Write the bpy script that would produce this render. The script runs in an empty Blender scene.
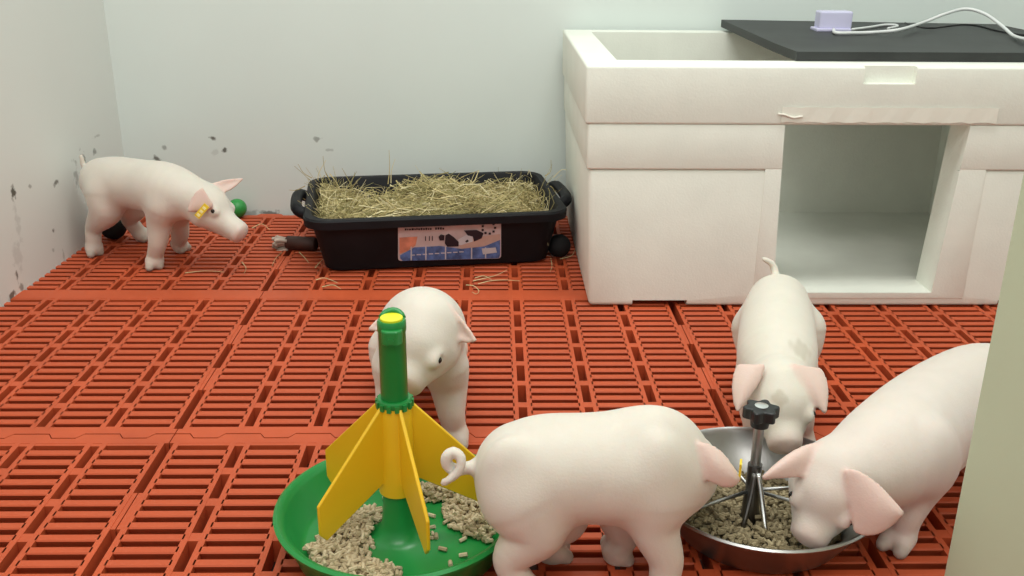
import bpy, bmesh, math, random
import numpy as np
from mathutils import Vector, Matrix
random.seed(7); np.random.seed(7)
S = bpy.context.scene
C = S.collection

# ------------------------------------------------------------------ camera
F_PX, PITCH, YAW, ROLL, CAM_H = 970.29, math.radians(20.5757), math.radians(1.18157), math.radians(.45368), .6864
cam_d = bpy.data.cameras.new('camera'); cam = bpy.data.objects.new('camera', cam_d); C.objects.link(cam)
cam_d.sensor_width = 36; cam_d.lens = 36 * F_PX / 1024; cam_d.clip_start = .02
_cy, _sy, _ct, _st = math.cos(YAW), math.sin(YAW), math.cos(PITCH), math.sin(PITCH)
_fw = Vector((_sy * _ct, _cy * _ct, -_st)); _rt = Vector((_cy, -_sy, 0)); _up = _rt.cross(_fw)
_cr, _sr = math.cos(ROLL), math.sin(ROLL)
_r2 = _rt * _cr + _up * _sr; _u2 = _up * _cr - _rt * _sr
cam.matrix_world = Matrix(((_r2.x, _u2.x, -_fw.x, 0), (_r2.y, _u2.y, -_fw.y, 0), (_r2.z, _u2.z, -_fw.z, CAM_H), (0, 0, 0, 1)))
S.camera = cam

def ray(px, py):
    return _fw + _r2 * ((px - 512) / F_PX) - _u2 * ((py - 288) / F_PX)
def G(px, py, z=0.0):                      # photo pixel -> point at height z
    r = ray(px, py); t = (z - CAM_H) / r.z
    return Vector((r.x * t, r.y * t, z))
def P(px, py, Y):                          # photo pixel -> point at depth Y
    r = ray(px, py); t = Y / r.y
    return Vector((r.x * t, Y, CAM_H + r.z * t))

# ------------------------------------------------------------------ light
w = bpy.data.worlds.new('room_air'); S.world = w; w.use_nodes = True
w.node_tree.nodes['Background'].inputs[0].default_value = (.94, .98, .95, 1)
w.node_tree.nodes['Background'].inputs[1].default_value = .62
def area(name, loc, sx, sy, power, col, aim=None):
    d = bpy.data.lights.new(name, 'AREA'); d.shape = 'RECTANGLE'; d.size = sx; d.size_y = sy; d.energy = power; d.color = col
    o = bpy.data.objects.new(name, d); C.objects.link(o); o.location = loc
    if aim: o.rotation_euler = (Vector(aim) - Vector(loc)).to_track_quat('-Z', 'Y').to_euler()
    return o
area('ceiling_tube_light', (.15, 1.25, 2.45), 1.5, .5, 32, (.97, 1.0, .95))
area('ceiling_tube_light', (-.1, -.6, 2.45), 1.5, .5, 24, (1.0, .97, .92), (0, .3, 0))
S.view_settings.view_transform = 'Standard'; S.view_settings.look = 'None'
S.view_settings.exposure = -0.08; S.view_settings.gamma = 1.0
S.view_settings.use_curve_mapping = False

# ------------------------------------------------------------------ helpers
def link(o): C.objects.link(o); return o
def tag(o, label, cat, group=None, kind=None):
    o['label'] = label; o['category'] = cat
    if group: o['group'] = group
    if kind: o['kind'] = kind
    return o
def empty(name, loc=(0, 0, 0)):
    o = bpy.data.objects.new(name, None); o.location = loc; o.empty_display_size = .05
    return link(o)
def parent(o, p):
    o.parent = p; o.matrix_parent_inverse = Matrix.Translation(-p.location) if p.type == 'EMPTY' else Matrix.Identity(4)
    return o
def mesh_obj(name, verts, faces, m, par=None, smooth=False):
    me = bpy.data.meshes.new(name); me.from_pydata([tuple(v) for v in verts], [], faces); me.update()
    if smooth: me.polygons.foreach_set('use_smooth', [True] * len(me.polygons))
    me.materials.append(m)
    o = link(bpy.data.objects.new(name, me))
    if par: parent(o, par)
    return o
class MB:
    def __init__(s): s.v = []; s.f = []
    def add(s, v, f):
        n = len(s.v); s.v += [tuple(p) for p in v]; s.f += [tuple(i + n for i in q) for q in f]; return s
    def box(s, x0, x1, y0, y1, z0, z1):
        return s.add([(x0,y0,z0),(x1,y0,z0),(x1,y1,z0),(x0,y1,z0),(x0,y0,z1),(x1,y0,z1),(x1,y1,z1),(x0,y1,z1)],
                     [(3,2,1,0),(4,5,6,7),(0,1,5,4),(1,2,6,5),(2,3,7,6),(3,0,4,7)])
    def prism(s, poly, z0, z1):
        n = len(poly)
        v = [(x, y, z0) for x, y in poly] + [(x, y, z1) for x, y in poly]
        return s.add(v, [tuple(reversed(range(n))), tuple(range(n, 2 * n))] + [(i, (i + 1) % n, n + (i + 1) % n, n + i) for i in range(n)])
    def tube(s, pts, r, n=8, caps=True):
        pts = [Vector(p) for p in pts]
        rs = r if isinstance(r, (list, tuple)) else [r] * len(pts)
        t0 = (pts[1] - pts[0]).normalized(); a = Vector((0, 0, 1)) if abs(t0.z) < .9 else Vector((1, 0, 0))
        u = t0.cross(a).normalized(); vs = []
        for i, p in enumerate(pts):
            t = (pts[min(i + 1, len(pts) - 1)] - pts[max(i - 1, 0)]).normalized()
            u = (u - t * u.dot(t)).normalized(); w_ = t.cross(u)
            for k in range(n):
                an = 2 * math.pi * k / n; vs.append(p + (u * math.cos(an) + w_ * math.sin(an)) * rs[i])
        fs = [(i * n + k, i * n + (k + 1) % n, (i + 1) * n + (k + 1) % n, (i + 1) * n + k) for i in range(len(pts) - 1) for k in range(n)]
        if caps: fs += [tuple(reversed(range(n))), tuple(range((len(pts) - 1) * n, len(pts) * n))]
        return s.add(vs, fs)
    def lathe(s, prof, c=(0, 0, 0), n=48):
        vs = []; fs = []
        for r, z in prof:
            for k in range(n):
                a = 2 * math.pi * k / n; vs.append((c[0] + r * math.cos(a), c[1] + r * math.sin(a), c[2] + z))
        m = len(prof)
        for i in range(m - 1):
            for k in range(n): fs.append((i * n + k, i * n + (k + 1) % n, (i + 1) * n + (k + 1) % n, (i + 1) * n + k))
        if prof[0][0] > 1e-6: fs.append(tuple(reversed(range(n))))
        if prof[-1][0] > 1e-6: fs.append(tuple(range((m - 1) * n, m * n)))
        return s.add(vs, fs)
    def build(s, name, m, par=None, smooth=False): return mesh_obj(name, s.v, s.f, m, par, smooth)
def autosmooth(o, ang=35):
    me = o.data; bm = bmesh.new(); bm.from_mesh(me)
    bmesh.ops.remove_doubles(bm, verts=bm.verts, dist=1e-5)
    bmesh.ops.recalc_face_normals(bm, faces=bm.faces)
    for f in bm.faces: f.smooth = True
    for e in bm.edges:
        if len(e.link_faces) == 2 and e.calc_face_angle(0) > math.radians(ang): e.smooth = False
    bm.to_mesh(me); bm.free(); return o
def bezier(pts, n=10):                       # Catmull-Rom through points
    pts = [Vector(p) for p in pts]; q = [pts[0] * 2 - pts[1]] + pts + [pts[-1] * 2 - pts[-2]]; out = []
    for i in range(1, len(q) - 2):
        for k in range(n):
            t = k / n
            out.append(.5 * ((2 * q[i]) + (q[i+1] - q[i-1]) * t + (2*q[i-1] - 5*q[i] + 4*q[i+1] - q[i+2]) * t*t + (3*q[i] - q[i-1] - 3*q[i+1] + q[i+2]) * t**3))
    out.append(pts[-1]); return out

# ------------------------------------------------------------------ materials
def mat(name, col, rough=.5, metal=0, var=.06, scale=20, bump=0, bscale=80, spec=.5, sss=0, trans=0, alpha=1):
    m = bpy.data.materials.new(name); m.use_nodes = True; nt = m.node_tree; N = nt.nodes; L = nt.links
    b = N['Principled BSDF']; b.inputs['Roughness'].default_value = rough; b.inputs['Metallic'].default_value = metal
    b.inputs['Specular IOR Level'].default_value = spec
    if trans: b.inputs['Transmission Weight'].default_value = trans
    if alpha < 1: b.inputs['Alpha'].default_value = alpha
    tc = N.new('ShaderNodeTexCoord')
    no = N.new('ShaderNodeTexNoise'); no.inputs['Scale'].default_value = scale; no.inputs['Detail'].default_value = 4
    L.new(tc.outputs['Object'], no.inputs['Vector'])
    rp = N.new('ShaderNodeValToRGB'); L.new(no.outputs['Fac'], rp.inputs['Fac'])
    lo = [c * (1 - var) for c in col]; hi = [min(1, c * (1 + var)) for c in col]
    rp.color_ramp.elements[0].position = .3; rp.color_ramp.elements[1].position = .7
    rp.color_ramp.elements[0].color = (*lo, 1); rp.color_ramp.elements[1].color = (*hi, 1)
    L.new(rp.outputs['Color'], b.inputs['Base Color'])
    if bump:
        n2 = N.new('ShaderNodeTexNoise'); n2.inputs['Scale'].default_value = bscale; n2.inputs['Detail'].default_value = 3
        L.new(tc.outputs['Object'], n2.inputs['Vector'])
        bp = N.new('ShaderNodeBump'); bp.inputs['Strength'].default_value = bump; bp.inputs['Distance'].default_value = .004
        L.new(n2.outputs['Fac'], bp.inputs['Height']); L.new(bp.outputs['Normal'], b.inputs['Normal'])
    if sss:
        b.inputs['Subsurface Weight'].default_value = sss; b.inputs['Subsurface Radius'].default_value = (1, .4, .25); b.inputs['Subsurface Scale'].default_value = .006
    return m
def attr_mat(name, rough=.6, sss=0, sheen=0, bump=0, bscale=200, var=.05):
    m = mat(name, (1, 1, 1), rough, var=var, scale=35, bump=bump, bscale=bscale, sss=sss)
    nt = m.node_tree; N = nt.nodes; b = N['Principled BSDF']
    a = N.new('ShaderNodeAttribute'); a.attribute_name = 'tint'
    src = b.inputs['Base Color'].links[0].from_socket
    mx = N.new('ShaderNodeMix'); mx.data_type = 'RGBA'; mx.blend_type = 'MULTIPLY'; mx.inputs[0].default_value = 1
    nt.links.new(a.outputs['Color'], mx.inputs[6]); nt.links.new(src, mx.inputs[7]); nt.links.new(mx.outputs[2], b.inputs['Base Color'])
    if sheen: b.inputs['Sheen Weight'].default_value = sheen
    return m
def set_tint(o, cols):
    a = o.data.color_attributes.new('tint', 'FLOAT_COLOR', 'POINT')
    c = np.ones((len(o.data.vertices), 4), np.float32); c[:, :3] = cols
    a.data.foreach_set('color', c.ravel())
M = {}
M['orange'] = mat('orange_plastic', (.53, .090, .031), .5, var=.10, scale=9, bump=.05, bscale=150, spec=.3)
M['pit'] = mat('slurry_pit', (.035, .02, .016), .4, var=.3)
M['foam'] = mat('white_foam', (.83, .84, .76), .75, var=.03, scale=14, bump=.12, bscale=260)
M['tape'] = mat('clear_tape', (.82, .79, .70), .25, var=.02)
M['board'] = mat('black_board', (.022, .024, .023), .55, var=.4, scale=8)
M['lilac'] = mat('lilac_plastic', (.62, .60, .80), .25, var=.03)
M['wcable'] = mat('white_cable', (.72, .73, .72), .4)
M['bcable'] = mat('black_cable', (.02, .02, .02), .4)
M['tub'] = mat('black_tub_plastic', (.009, .009, .011), .55, var=.25, scale=12, spec=.2)
M['rubber'] = mat('black_rubber', (.012, .013, .014), .7, spec=.3)
M['green'] = mat('green_plastic', (.012, .235, .045), .32, var=.06, scale=14)
M['gball'] = mat('green_ball', (.03, .30, .06), .4)
M['yellow'] = mat('yellow_plastic', (.82, .50, .012), .38, var=.05, scale=12)
M['ycap'] = mat('yellow_cap', (.75, .72, .02), .4)
M['steel'] = mat('brushed_steel', (.42, .42, .41), .36, metal=1, var=.12, scale=25)
M['dsteel'] = mat('dark_steel', (.16, .15, .145), .35, metal=1, var=.2)
M['chrome'] = mat('bright_steel', (.75, .75, .75), .18, metal=1)
M['knob'] = mat('black_knob', (.012, .012, .013), .38)
M['brown'] = mat('brown_rubber', (.05, .018, .012), .6, var=.3)
M['fray'] = mat('pale_fibre', (.5, .40, .33), .9, var=.2)
M['cream'] = mat('cream_board', (.57, .63, .455), .6, var=.03, scale=3, bump=.03)
M['eye'] = mat('eye_dark', (.012, .008, .006), .12)
M['tagy'] = mat('ear_tag_yellow', (.85, .62, .03), .45)
M['tagn'] = mat('ear_tag_print', (.95, .88, .45), .5)
M['skin'] = attr_mat('pig_skin', .55, sss=.25, sheen=.15, bump=.10, bscale=420, var=.045)
M['straw'] = attr_mat('straw', .7, var=.10)
M['pellet'] = attr_mat('feed_pellets', .85, var=.12)

def wall_mat(name, col, stains, ax):
    """painted wall with dirt marks of their own shape; stains: (a, z, ra, rz, strength) along wall axis ax"""
    m = mat(name, col, .5, var=.022, scale=2.2, bump=.03, bscale=30)
    nt = m.node_tree; N = nt.nodes; L = nt.links; b = N['Principled BSDF']
    tc = N.new('ShaderNodeTexCoord'); sp = N.new('ShaderNodeSeparateXYZ'); L.new(tc.outputs['Object'], sp.inputs[0])
    no = N.new('ShaderNodeTexNoise'); no.inputs['Scale'].default_value = 70; no.inputs['Detail'].default_value = 5; L.new(tc.outputs['Object'], no.inputs['Vector'])
    def mth(op, *ins, clamp=False):
        n = N.new('ShaderNodeMath'); n.operation = op; n.use_clamp = clamp
        for i, v in enumerate(ins):
            if isinstance(v, (int, float)): n.inputs[i].default_value = v
            else: L.new(v, n.inputs[i])
        return n.outputs[0]
    total = None
    nz = mth('MULTIPLY', mth('SUBTRACT', no.outputs['Fac'], .5), 3.2)
    for a, z, ra, rz, k in stains:
        da = mth('DIVIDE', mth('SUBTRACT', sp.outputs[ax], a), ra); dz = mth('DIVIDE', mth('SUBTRACT', sp.outputs[2], z), rz)
        d = mth('SQRT', mth('ADD', mth('MULTIPLY', da, da), mth('MULTIPLY', dz, dz)))
        v = mth('MULTIPLY', mth('MULTIPLY', mth('SUBTRACT', mth('ADD', 1.0, nz), d), 1.6, clamp=True), k)
        total = v if total is None else mth('MAXIMUM', total, v)
    mx = N.new('ShaderNodeMix'); mx.data_type = 'RGBA'; L.new(total, mx.inputs[0])
    L.new(b.inputs['Base Color'].links[0].from_socket, mx.inputs[6]); mx.inputs[7].default_value = (.055, .045, .028, 1)
    L.new(mx.outputs[2], b.inputs['Base Color'])
    return m

# ------------------------------------------------------------------ walls
YW = 2.37
def lw_x(y): return -.934 + (y - 1.719) * (.012 / .323)       # left wall is a little out of square
def on_left(px, py):
    r = ray(px, py); k = .012 / .323                          # x = a + k*y
    a = -.934 - 1.719 * k; t = a / (r.x - k * r.y); return Vector((r.x * t, r.y * t, CAM_H + r.z * t))
ls = [(13,193,.010,.016,.95),(55,183,.012,.007,.8),(30,186,.008,.005,.5),(53,231,.007,.006,.8),(17,275,.006,.022,.8),(13,296,.014,.010,.85),
      (22,287,.007,.010,.6),(83,160,.014,.022,.75),(77,178,.016,.035,.42),(95,152,.010,.008,.6),(97,136,.022,.004,.35),(18,225,.010,.05,.16),(18,255,.02,.035,.16),(53,250,.006,.006,.35),(64,258,.004,.02,.3)]
lstains = []
for px, py, ra, rz, k in ls:
    p = on_left(px, py); lstains.append((p.y, p.z, ra, rz, k))
bstains = []
for px, py, ra, rz, k in [(213,138,.008,.006,.85),(225,150,.009,.006,.85),(164,148,.007,.006,.5),(317,139,.012,.006,.5),(157,161,.012,.012,.8),(115,149,.006,.018,.6),(250,214,.05,.012,.4),(268,213,.03,.008,.7),(215,152,.01,.01,.15),(330,150,.012,.004,.3)]:
    p = P(px, py, YW); bstains.append((p.x, p.z, ra, rz, k))
wm_b = wall_mat('painted_back_wall', (.72, .78, .745), bstains, 0)
wm_l = wall_mat('painted_side_wall', (.72, .735, .70), lstains, 1)
wb = MB().box(-1.3, 1.6, YW, YW + .1, -.32, 2.5).build('wall_back', wm_b); wb['kind'] = 'structure'
y0, y1 = -1.0, YW + .1
wl = MB().prism([(lw_x(y0), y0), (lw_x(y1), y1), (lw_x(y1) - .1, y1), (lw_x(y0) - .1, y0)], -.32, 2.5).build('wall_left', wm_l); wl['kind'] = 'structure'
wr = MB().box(1.36, 1.46, -1.0, YW, -.32, 2.5).build('wall_right', wm_b); wr['kind'] = 'structure'

# ------------------------------------------------------------------ slatted floor
X0, JY, HALF, PT = -.455, 1.228, .5616, .0745
TH = .03
floor = MB().box(-1.35, 1.5, -.1, YW, -.32, -.28).build('floor', M['pit']); floor['kind'] = 'structure'
sp3 = PT / 3
def cross_rows(ya, up):             # slot centres of a half panel that starts at ya and runs in direction up (+1/-1)
    return [ya + up * (.02 + PT * (i + .5) + (j - 1) * sp3) for i in range(7) for j in range(3)]
slat_me = None
SW, SL = sp3 - .0115, .0712
def slat_geo(cx, cy):
    a, b, c = SL / 2 + .002, SW / 2, .0016; e = b * .42
    v = [(-a,-e,-TH),(-a,e,-TH),(-a,e,-.011),(-a,b,-c),(-a,b-c,0),(-a,-b+c,0),(-a,-b,-c),(-a,-e,-.011)]
    v = [(cx + x, cy + y, z) for x, y, z in v] + [(cx - x, cy + y, z) for x, y, z in v]
    f = [tuple(range(7, -1, -1)), tuple(range(8, 16))] + [(i, (i + 1) % 8, 8 + (i + 1) % 8, 8 + i) for i in range(8)]
    return v, f
slats = []                          # (x, y, panel)
def zig(y, x_from, x_to, off):      # toothed edge between two panels
    pts = []; k = math.floor((x_from - X0) / .1) - 1
    seq = []
    while X0 + k * .1 < x_to + .2:
        c = X0 + k * .1
        seq += [(c - .028, .006), (c + .022, .006), (c + .030, -.006), (c + .064, -.006)]
        k += 1
    def yy(x):
        for (xa, ya), (xb, yb) in zip(seq, seq[1:]):
            if xa <= x <= xb: return ya + (yb - ya) * (x - xa) / (xb - xa)
        return 0
    xs = [x_from] + [x for x, _ in seq if x_from < x < x_to] + [x_to]
    return [(x, y + yy(x) + off) for x in xs]
def long_ranges(h0, h1):            # long slots of the seam column inside one half panel (from toothed seam to plain band)
    a = [(.017, .147), (.227, .324), (.409, .5416)]
    s = 1 if h1 > h0 else -1
    return [tuple(sorted((h0 + s * p, h0 + s * q))) for p, q in a]
def floor_panel(k0, k1, ya, yb, first_edge, last_edge):
    mb = MB(); xa, xb = X0 + k0 * .1 + .0008, X0 + k1 * .1 - .0008; ym = (ya + yb) / 2
    # bands: near toothed edge, middle band, far toothed edge
    near = zig(ya, xa, xb, .0013); far = zig(yb, xa, xb, -.0013)
    mb.prism(near + [(xb, ya + .0205), (xa, ya + .0205)], -TH, 0)
    mb.prism([(xa, yb - .0205), (xb, yb - .0205)] + far[::-1], -TH, 0)
    mb.box(xa, xb, ym - .0205, ym + .0205, -TH, 0)
    for (h0, h1) in ((ya, ym), (yb, ym)):
        up = 1 if h1 > h0 else -1
        lo, hi = min(h0, h1) + .0203, max(h0, h1) - .0203
        for k in range(k0, k1 + 1):
            c = X0 + k * .1; seam = k % 8 == 0
            if k > k0: mb.box(c - .0145, c - .0065, lo, hi, -TH, 0)
            if k < k1: mb.box(c + .0065, c + .0145, lo, hi, -TH, 0)
            sx0 = c - .007 if k > k0 else c + .0008; sx1 = c + .007 if k < k1 else c - .0008
            if seam:
                rs = sorted(long_ranges(h0, h1)); edges = [lo] + [e for r in rs for e in r] + [hi]
                for a_, b_ in zip(edges[0::2], edges[1::2]):
                    if b_ > a_ + .001: mb.box(sx0, sx1, a_, b_, -TH, -.0006)
            else:
                ends = [h0 + up * (.02 + PT * i) for i in range(8)]
                for i, e in enumerate(ends):
                    mb.box(sx0, sx1, max(lo, e - .0082), min(hi, e + .0082), -TH, -.0004)
        rows = sorted(cross_rows(h0, up))
        mids = [(p + q) / 2 for p, q in zip(rows, rows[1:])]
        for k in range(k0, k1):
            c = X0 + k * .1
            mb.box(c + .0143, c + .0857, lo - .001, rows[0] - .0057, -TH, -.0003)
            mb.box(c + .0143, c + .0857, rows[-1] + .0057, hi + .001, -TH, -.0003)
            for y in mids: slats.append((c + .05, y, None))
    o = mb.build('floor_panel', M['orange'], None)
    o.parent = floor
    n0 = [i for i, s in enumerate(slats) if s[2] is None]
    for i in n0: slats[i] = (slats[i][0], slats[i][1], o)
    return o
for ya in (JY - 2 * HALF, JY):
    for k0, k1 in ((-6, 0), (0, 8), (8, 16), (16, 18)):
        floor_panel(k0, k1, ya, min(ya + 2 * HALF, 2.36), 1, 1)
def in_view(x, y):
    d = Vector((x, y, 0)) - Vector((0, 0, CAM_H)); z = d.dot(_fw)
    if z < .05: return None
    u, v = 512 + F_PX * d.dot(_r2) / z, 288 - F_PX * d.dot(_u2) / z
    return (u, v) if -20 < u < 1044 and -10 < v < 586 else None
# slats standing wholly behind nearer things in the photo are not among the 300 largest
def hidden(u, v):
    return (280 < u < 490 and v > 470) or (490 < u < 700 and 425 < v < 520) or (700 < u < 860 and v > 440) or (u > 950 and v > 380) or (860 < u and 400 < v < 500)
cand = [(y, i) for i, (x, y, p) in enumerate(slats) if (in_view(x, y) and not hidden(*in_view(x, y)))]
cand.sort(); chosen = set(i for _, i in cand[:300])
sv, sf = slat_geo(0, 0)
slat_me = bpy.data.meshes.new('slat'); slat_me.from_pydata(sv, [], sf); slat_me.update(); slat_me.materials.append(M['orange'])
rest = MB()
for i, (x, y, p) in enumerate(slats):
    if i in chosen:
        o = link(bpy.data.objects.new('slat', slat_me)); o.location = (x, y, 0); o.parent = p
    else:
        v, f = slat_geo(x, y); rest.add(v, f)
ro = rest.build('slat_field', M['orange']); ro.parent = floor; ro['kind'] = 'stuff'

# ------------------------------------------------------------------ cream partition
pp = empty('pen_partition', (.50, .40, 0)); tag(pp, 'tall cream board partition standing at the right of the pen', 'partition')
bd = MB().box(.478, .508, -.10, .85, 0, 1.05).build('board', M['cream'], pp)
bv = bd.modifiers.new('b', 'BEVEL'); bv.width = .004; bv.segments = 2
MB().box(.473, .513, -.10, .852, 1.05, 1.07).build('top_rail', M['cream'], pp)

# ------------------------------------------------------------------ foam box
dg = None
def apply_mods(o):
    d = bpy.context.evaluated_depsgraph_get(); me = bpy.data.meshes.new_from_object(o.evaluated_get(d))
    old = o.data; o.modifiers.clear(); o.data = me; me.name = o.name; return o
def cutter(mb):
    o = mb.build('cut', M['foam']); bm = bmesh.new(); bm.from_mesh(o.data); bmesh.ops.recalc_face_normals(bm, faces=bm.faces); bm.to_mesh(o.data); bm.free(); return o
def hull(x0, x1, y0, y1, z0, z1, tx, ty):    # tapered block, smaller at the bottom
    mb = MB()
    return mb.add([(x0+tx,y0+ty,z0),(x1-tx,y0+ty,z0),(x1-tx,y1-ty,z0),(x0+tx,y1-ty,z0),(x0,y0,z1),(x1,y0,z1),(x1,y1,z1),(x0,y1,z1)],
                  [(3,2,1,0),(4,5,6,7),(0,1,5,4),(1,2,6,5),(2,3,7,6),(3,0,4,7)])
BX0, BX1, BY0, BY1, BZ = .163, 1.135, 1.724, 2.345, .455
fb = empty('foam_box', ((BX0 + BX1) / 2, (BY0 + BY1) / 2, 0)); tag(fb, 'large white polystyrene foam box with a doorway cut in its front', 'box')
cuts = []
cav = cutter(MB().box(BX0 + .062, BX1 - .062, BY0 + .078, BY1 - .055, .026, .6)); cuts.append(cav)
# doorway, edges a little crooked
dz0, dz1 = .032, .365
dm = MB(); dv = []
for y in (BY0 - .05, BY0 + .12):
    dv += [(.536, y, dz0 - .004), (.842, y, dz0 - .004), (.862, y, dz1), (.524, y, dz1)]
dm.add(dv, [(0,1,2,3),(7,6,5,4),(0,4,5,1),(1,5,6,2),(2,6,7,3),(3,7,4,0)])
door_cut = cutter(dm)
for a, b in ((.267, .372), (.975, 1.06)):
    cuts.append(cutter(MB().box(a, b, BY0 - .05, BY1 + .05, -.05, .012)))
cuts.append(cutter(MB().box(.655, .748, BY0 - .03, BY0 + .016, .425, .6)))
def foam_part(name, mb, bw, door=True):
    o = mb.build(name, M['foam'])
    b = o.modifiers.new('b', 'BEVEL'); b.width = bw; b.segments = 3; b.limit_method = 'ANGLE'; b.angle_limit = math.radians(40)
    for c in cuts + ([door_cut] if door else []):
        m = o.modifiers.new('c', 'BOOLEAN'); m.object = c; m.operation = 'DIFFERENCE'; m.solver = 'MANIFOLD'
    m = o.modifiers.new('t', 'TRIANGULATE')
    apply_mods(o); autosmooth(o, 30); parent(o, fb); return o
low = foam_part('lower_body', hull(BX0 + .010, BX1 - .010, BY0 + .0058, BY1, 0, .268, .010, .0), .009)
mid = foam_part('middle_band', hull(BX0 + .006, BX1 - .006, BY0 + .003, BY1, .268, .3515, .001, .001), .004)
rim = foam_part('rim', hull(BX0, BX1, BY0, BY1, .3515, BZ, .001, .001), .005, False)
# flush frame around the doorway
fr = foam_part('doorway_frame', hull(.497, .905, BY0 + .0045, BY0 + .0062, .016, .280, .0, .0), .0015)
for c in cuts + [door_cut]: bpy.data.objects.remove(c, do_unlink=True)
# packing tape
tp = MB(); n = 24
for i in range(n + 1):
    x = .515 + (.905 - .515) * i / n; wv = .0015 * math.sin(i * 2.3)
    tp.v += [(x, BY0 - .0012 - .0006 * math.sin(i * 1.7), .357 + wv), (x, BY0 - .0012, .384 + wv * .5)]
tp.f += [(2*i, 2*i+2, 2*i+3, 2*i+1) for i in range(n)]
t_o = tp.build('packing_tape', M['tape'], fb); sm = t_o.modifiers.new('s', 'SOLIDIFY'); sm.thickness = .0008
wrk = MB().tube(bezier([(.508,BY0-.002,.372),(.52,BY0-.003,.371),(.535,BY0-.003,.366),(.552,BY0-.003,.368)],4),.002,6)
wrk.build('packing_tape', M['tape'], fb)

# black board on the box
bb = MB(); prof = []
cs = [(.552, 1.795), (1.185, 1.795), (1.185, 2.335), (.534, 2.340)]
nx, ny = 14, 8; top = []; 
def bp(u, v):
    xa = cs[0][0] + (cs[1][0] - cs[0][0]) * u; xb = cs[3][0] + (cs[2][0] - cs[3][0]) * u
    ya = cs[0][1] + (cs[1][1] - cs[0][1]) * u; yb = cs[3][1] + (cs[2][1] - cs[3][1]) * u
    x = xa + (xb - xa) * v; y = ya + (yb - ya) * v
    return x, y, BZ + .0008 + .010 * max(0, v - .25) * (1 - .8 * u)
for s_, dz in ((0, 0), (1, .0165)):
    for j in range(ny + 1):
        for i in range(nx + 1):
            x, y, z = bp(i / nx, j / ny); top.append((x, y, z + dz))
W_ = nx + 1; T_ = W_ * (ny + 1); ff = []
for j in range(ny):
    for i in range(nx):
        a = j * W_ + i; ff += [(a, a + W_, a + W_ + 1, a + 1), (T_ + a, T_ + a + 1, T_ + a + W_ + 1, T_ + a + W_)]
per = [i for i in range(W_)] + [j * W_ + nx for j in range(1, ny + 1)] + [ny * W_ + i for i in range(nx - 1, -1, -1)] + [j * W_ for j in range(ny - 1, 0, -1)]
for a, b in zip(per, per[1:] + per[:1]): ff.append((a, b, T_ + b, T_ + a))
bo = mesh_obj('lid_board', top, ff, M['board']); autosmooth(bo, 30)
tag(bo, 'thin black board lying over the top of the foam box', 'board')
ZB = BZ + .0203
# lilac adapter
c0 = G(834, 31, ZB); c0.y += .015
la = empty('power_adapter', (c0.x, c0.y, ZB)); tag(la, 'small pale lilac plastic box with a white cable on the black board', 'adapter')
o = MB().box(c0.x - .034, c0.x + .036, c0.y - .02, c0.y + .02, ZB + .004, ZB + .041).build('case', M['lilac'], la)
m_ = o.modifiers.new('b', 'BEVEL'); m_.width = .004; m_.segments = 3
o = MB().box(c0.x - .041, c0.x + .034, c0.y - .026, c0.y + .022, ZB - .001, ZB + .006).build('base_plate', M['lilac'], la)
m_ = o.modifiers.new('b', 'BEVEL'); m_.width = .002; m_.segments = 2
def cable(name, pts, r, m, label):
    o = MB().tube(bezier(pts, 8), r, 8).build(name, m, None, True); tag(o, label, 'cable'); return o
zc = ZB + .0038; zb = ZB + .0010
cable('white_cable', [Vector((c0.x - .004, c0.y - .0215, zc)), G(836,32.8,zc), G(852,33,zc), G(872,32.5,zc), G(898,30,zc+.009), P(922,23,2.16), P(945,14,2.19), P(966,9,2.2), P(985,14,2.17), P(1002,26,2.1), P(1014,36,2.02), G(1030,40,zc+.006), G(1050,41,zc+.004)], .0036, M['wcable'], 'white cable looping up off the black board from the lilac adapter')
cable('white_cable', [G(852,29.5,zc), G(868,27.5,zc), G(884,25,zc), G(895,25,zc), G(897,26.5,zc), G(888,28.5,zc)], .0028, M['wcable'], 'short white cable loop lying beside the lilac adapter')
cable('black_cable', [G(905,23,zb), G(915,26,zb), G(930,28,zb), G(948,26,zb), G(965,24.5,zb), G(980,26,zb), G(1000,31,zb), G(1024,35,zb), G(1045,36,zb)], .0022, M['bcable'], 'thin black cable crossing the black board under the white one')

# ------------------------------------------------------------------ tub of hay
TA = math.radians(8.0); TCX, TCY, TZ = -.136, 2.095, .124
tcx = Matrix.Translation((TCX, TCY, 0)) @ Matrix.Rotation(TA, 4, 'Z')
tub = empty('feed_tub', (TCX, TCY, 0)); tag(tub, 'black rectangular plastic tub with a picture label, filled with hay', 'tub')
def rrect(hx, hy, r, z, n=6):
    out = []
    for cx_, cy_, a0 in ((hx - r, hy - r, 0), (-hx + r, hy - r, 90), (-hx + r, -hy + r, 180), (hx - r, -hy + r, 270)):
        for i in range(n + 1):
            a = math.radians(a0 + 90 * i / n); out.append(tcx @ Vector((cx_ + r * math.cos(a), cy_ + r * math.sin(a), z)))
    return out
HX, HY = .276, .186
rings = [rrect(HX-.045,HY-.045,.03,.002), rrect(HX-.038,HY-.038,.035,.006), rrect(HX-.016,HY-.016,.045,TZ-.022), rrect(HX-.012,HY-.012,.045,TZ-.021), rrect(HX-.001,HY-.001,.05,TZ-.020), rrect(HX,HY,.05,TZ-.004),
         rrect(HX-.003,HY-.003,.05,TZ), rrect(HX-.016,HY-.016,.045,TZ), rrect(HX-.019,HY-.019,.045,TZ-.004), rrect(HX-.042,HY-.042,.035,.010)]
tb = MB(); n = len(rings[0])
for r in rings: tb.v += [tuple(p) for p in r]
for i in range(len(rings) - 1):
    for k in range(n): tb.f.append((i*n+k, i*n+(k+1)%n, (i+1)*n+(k+1)%n, (i+1)*n+k))
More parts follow.
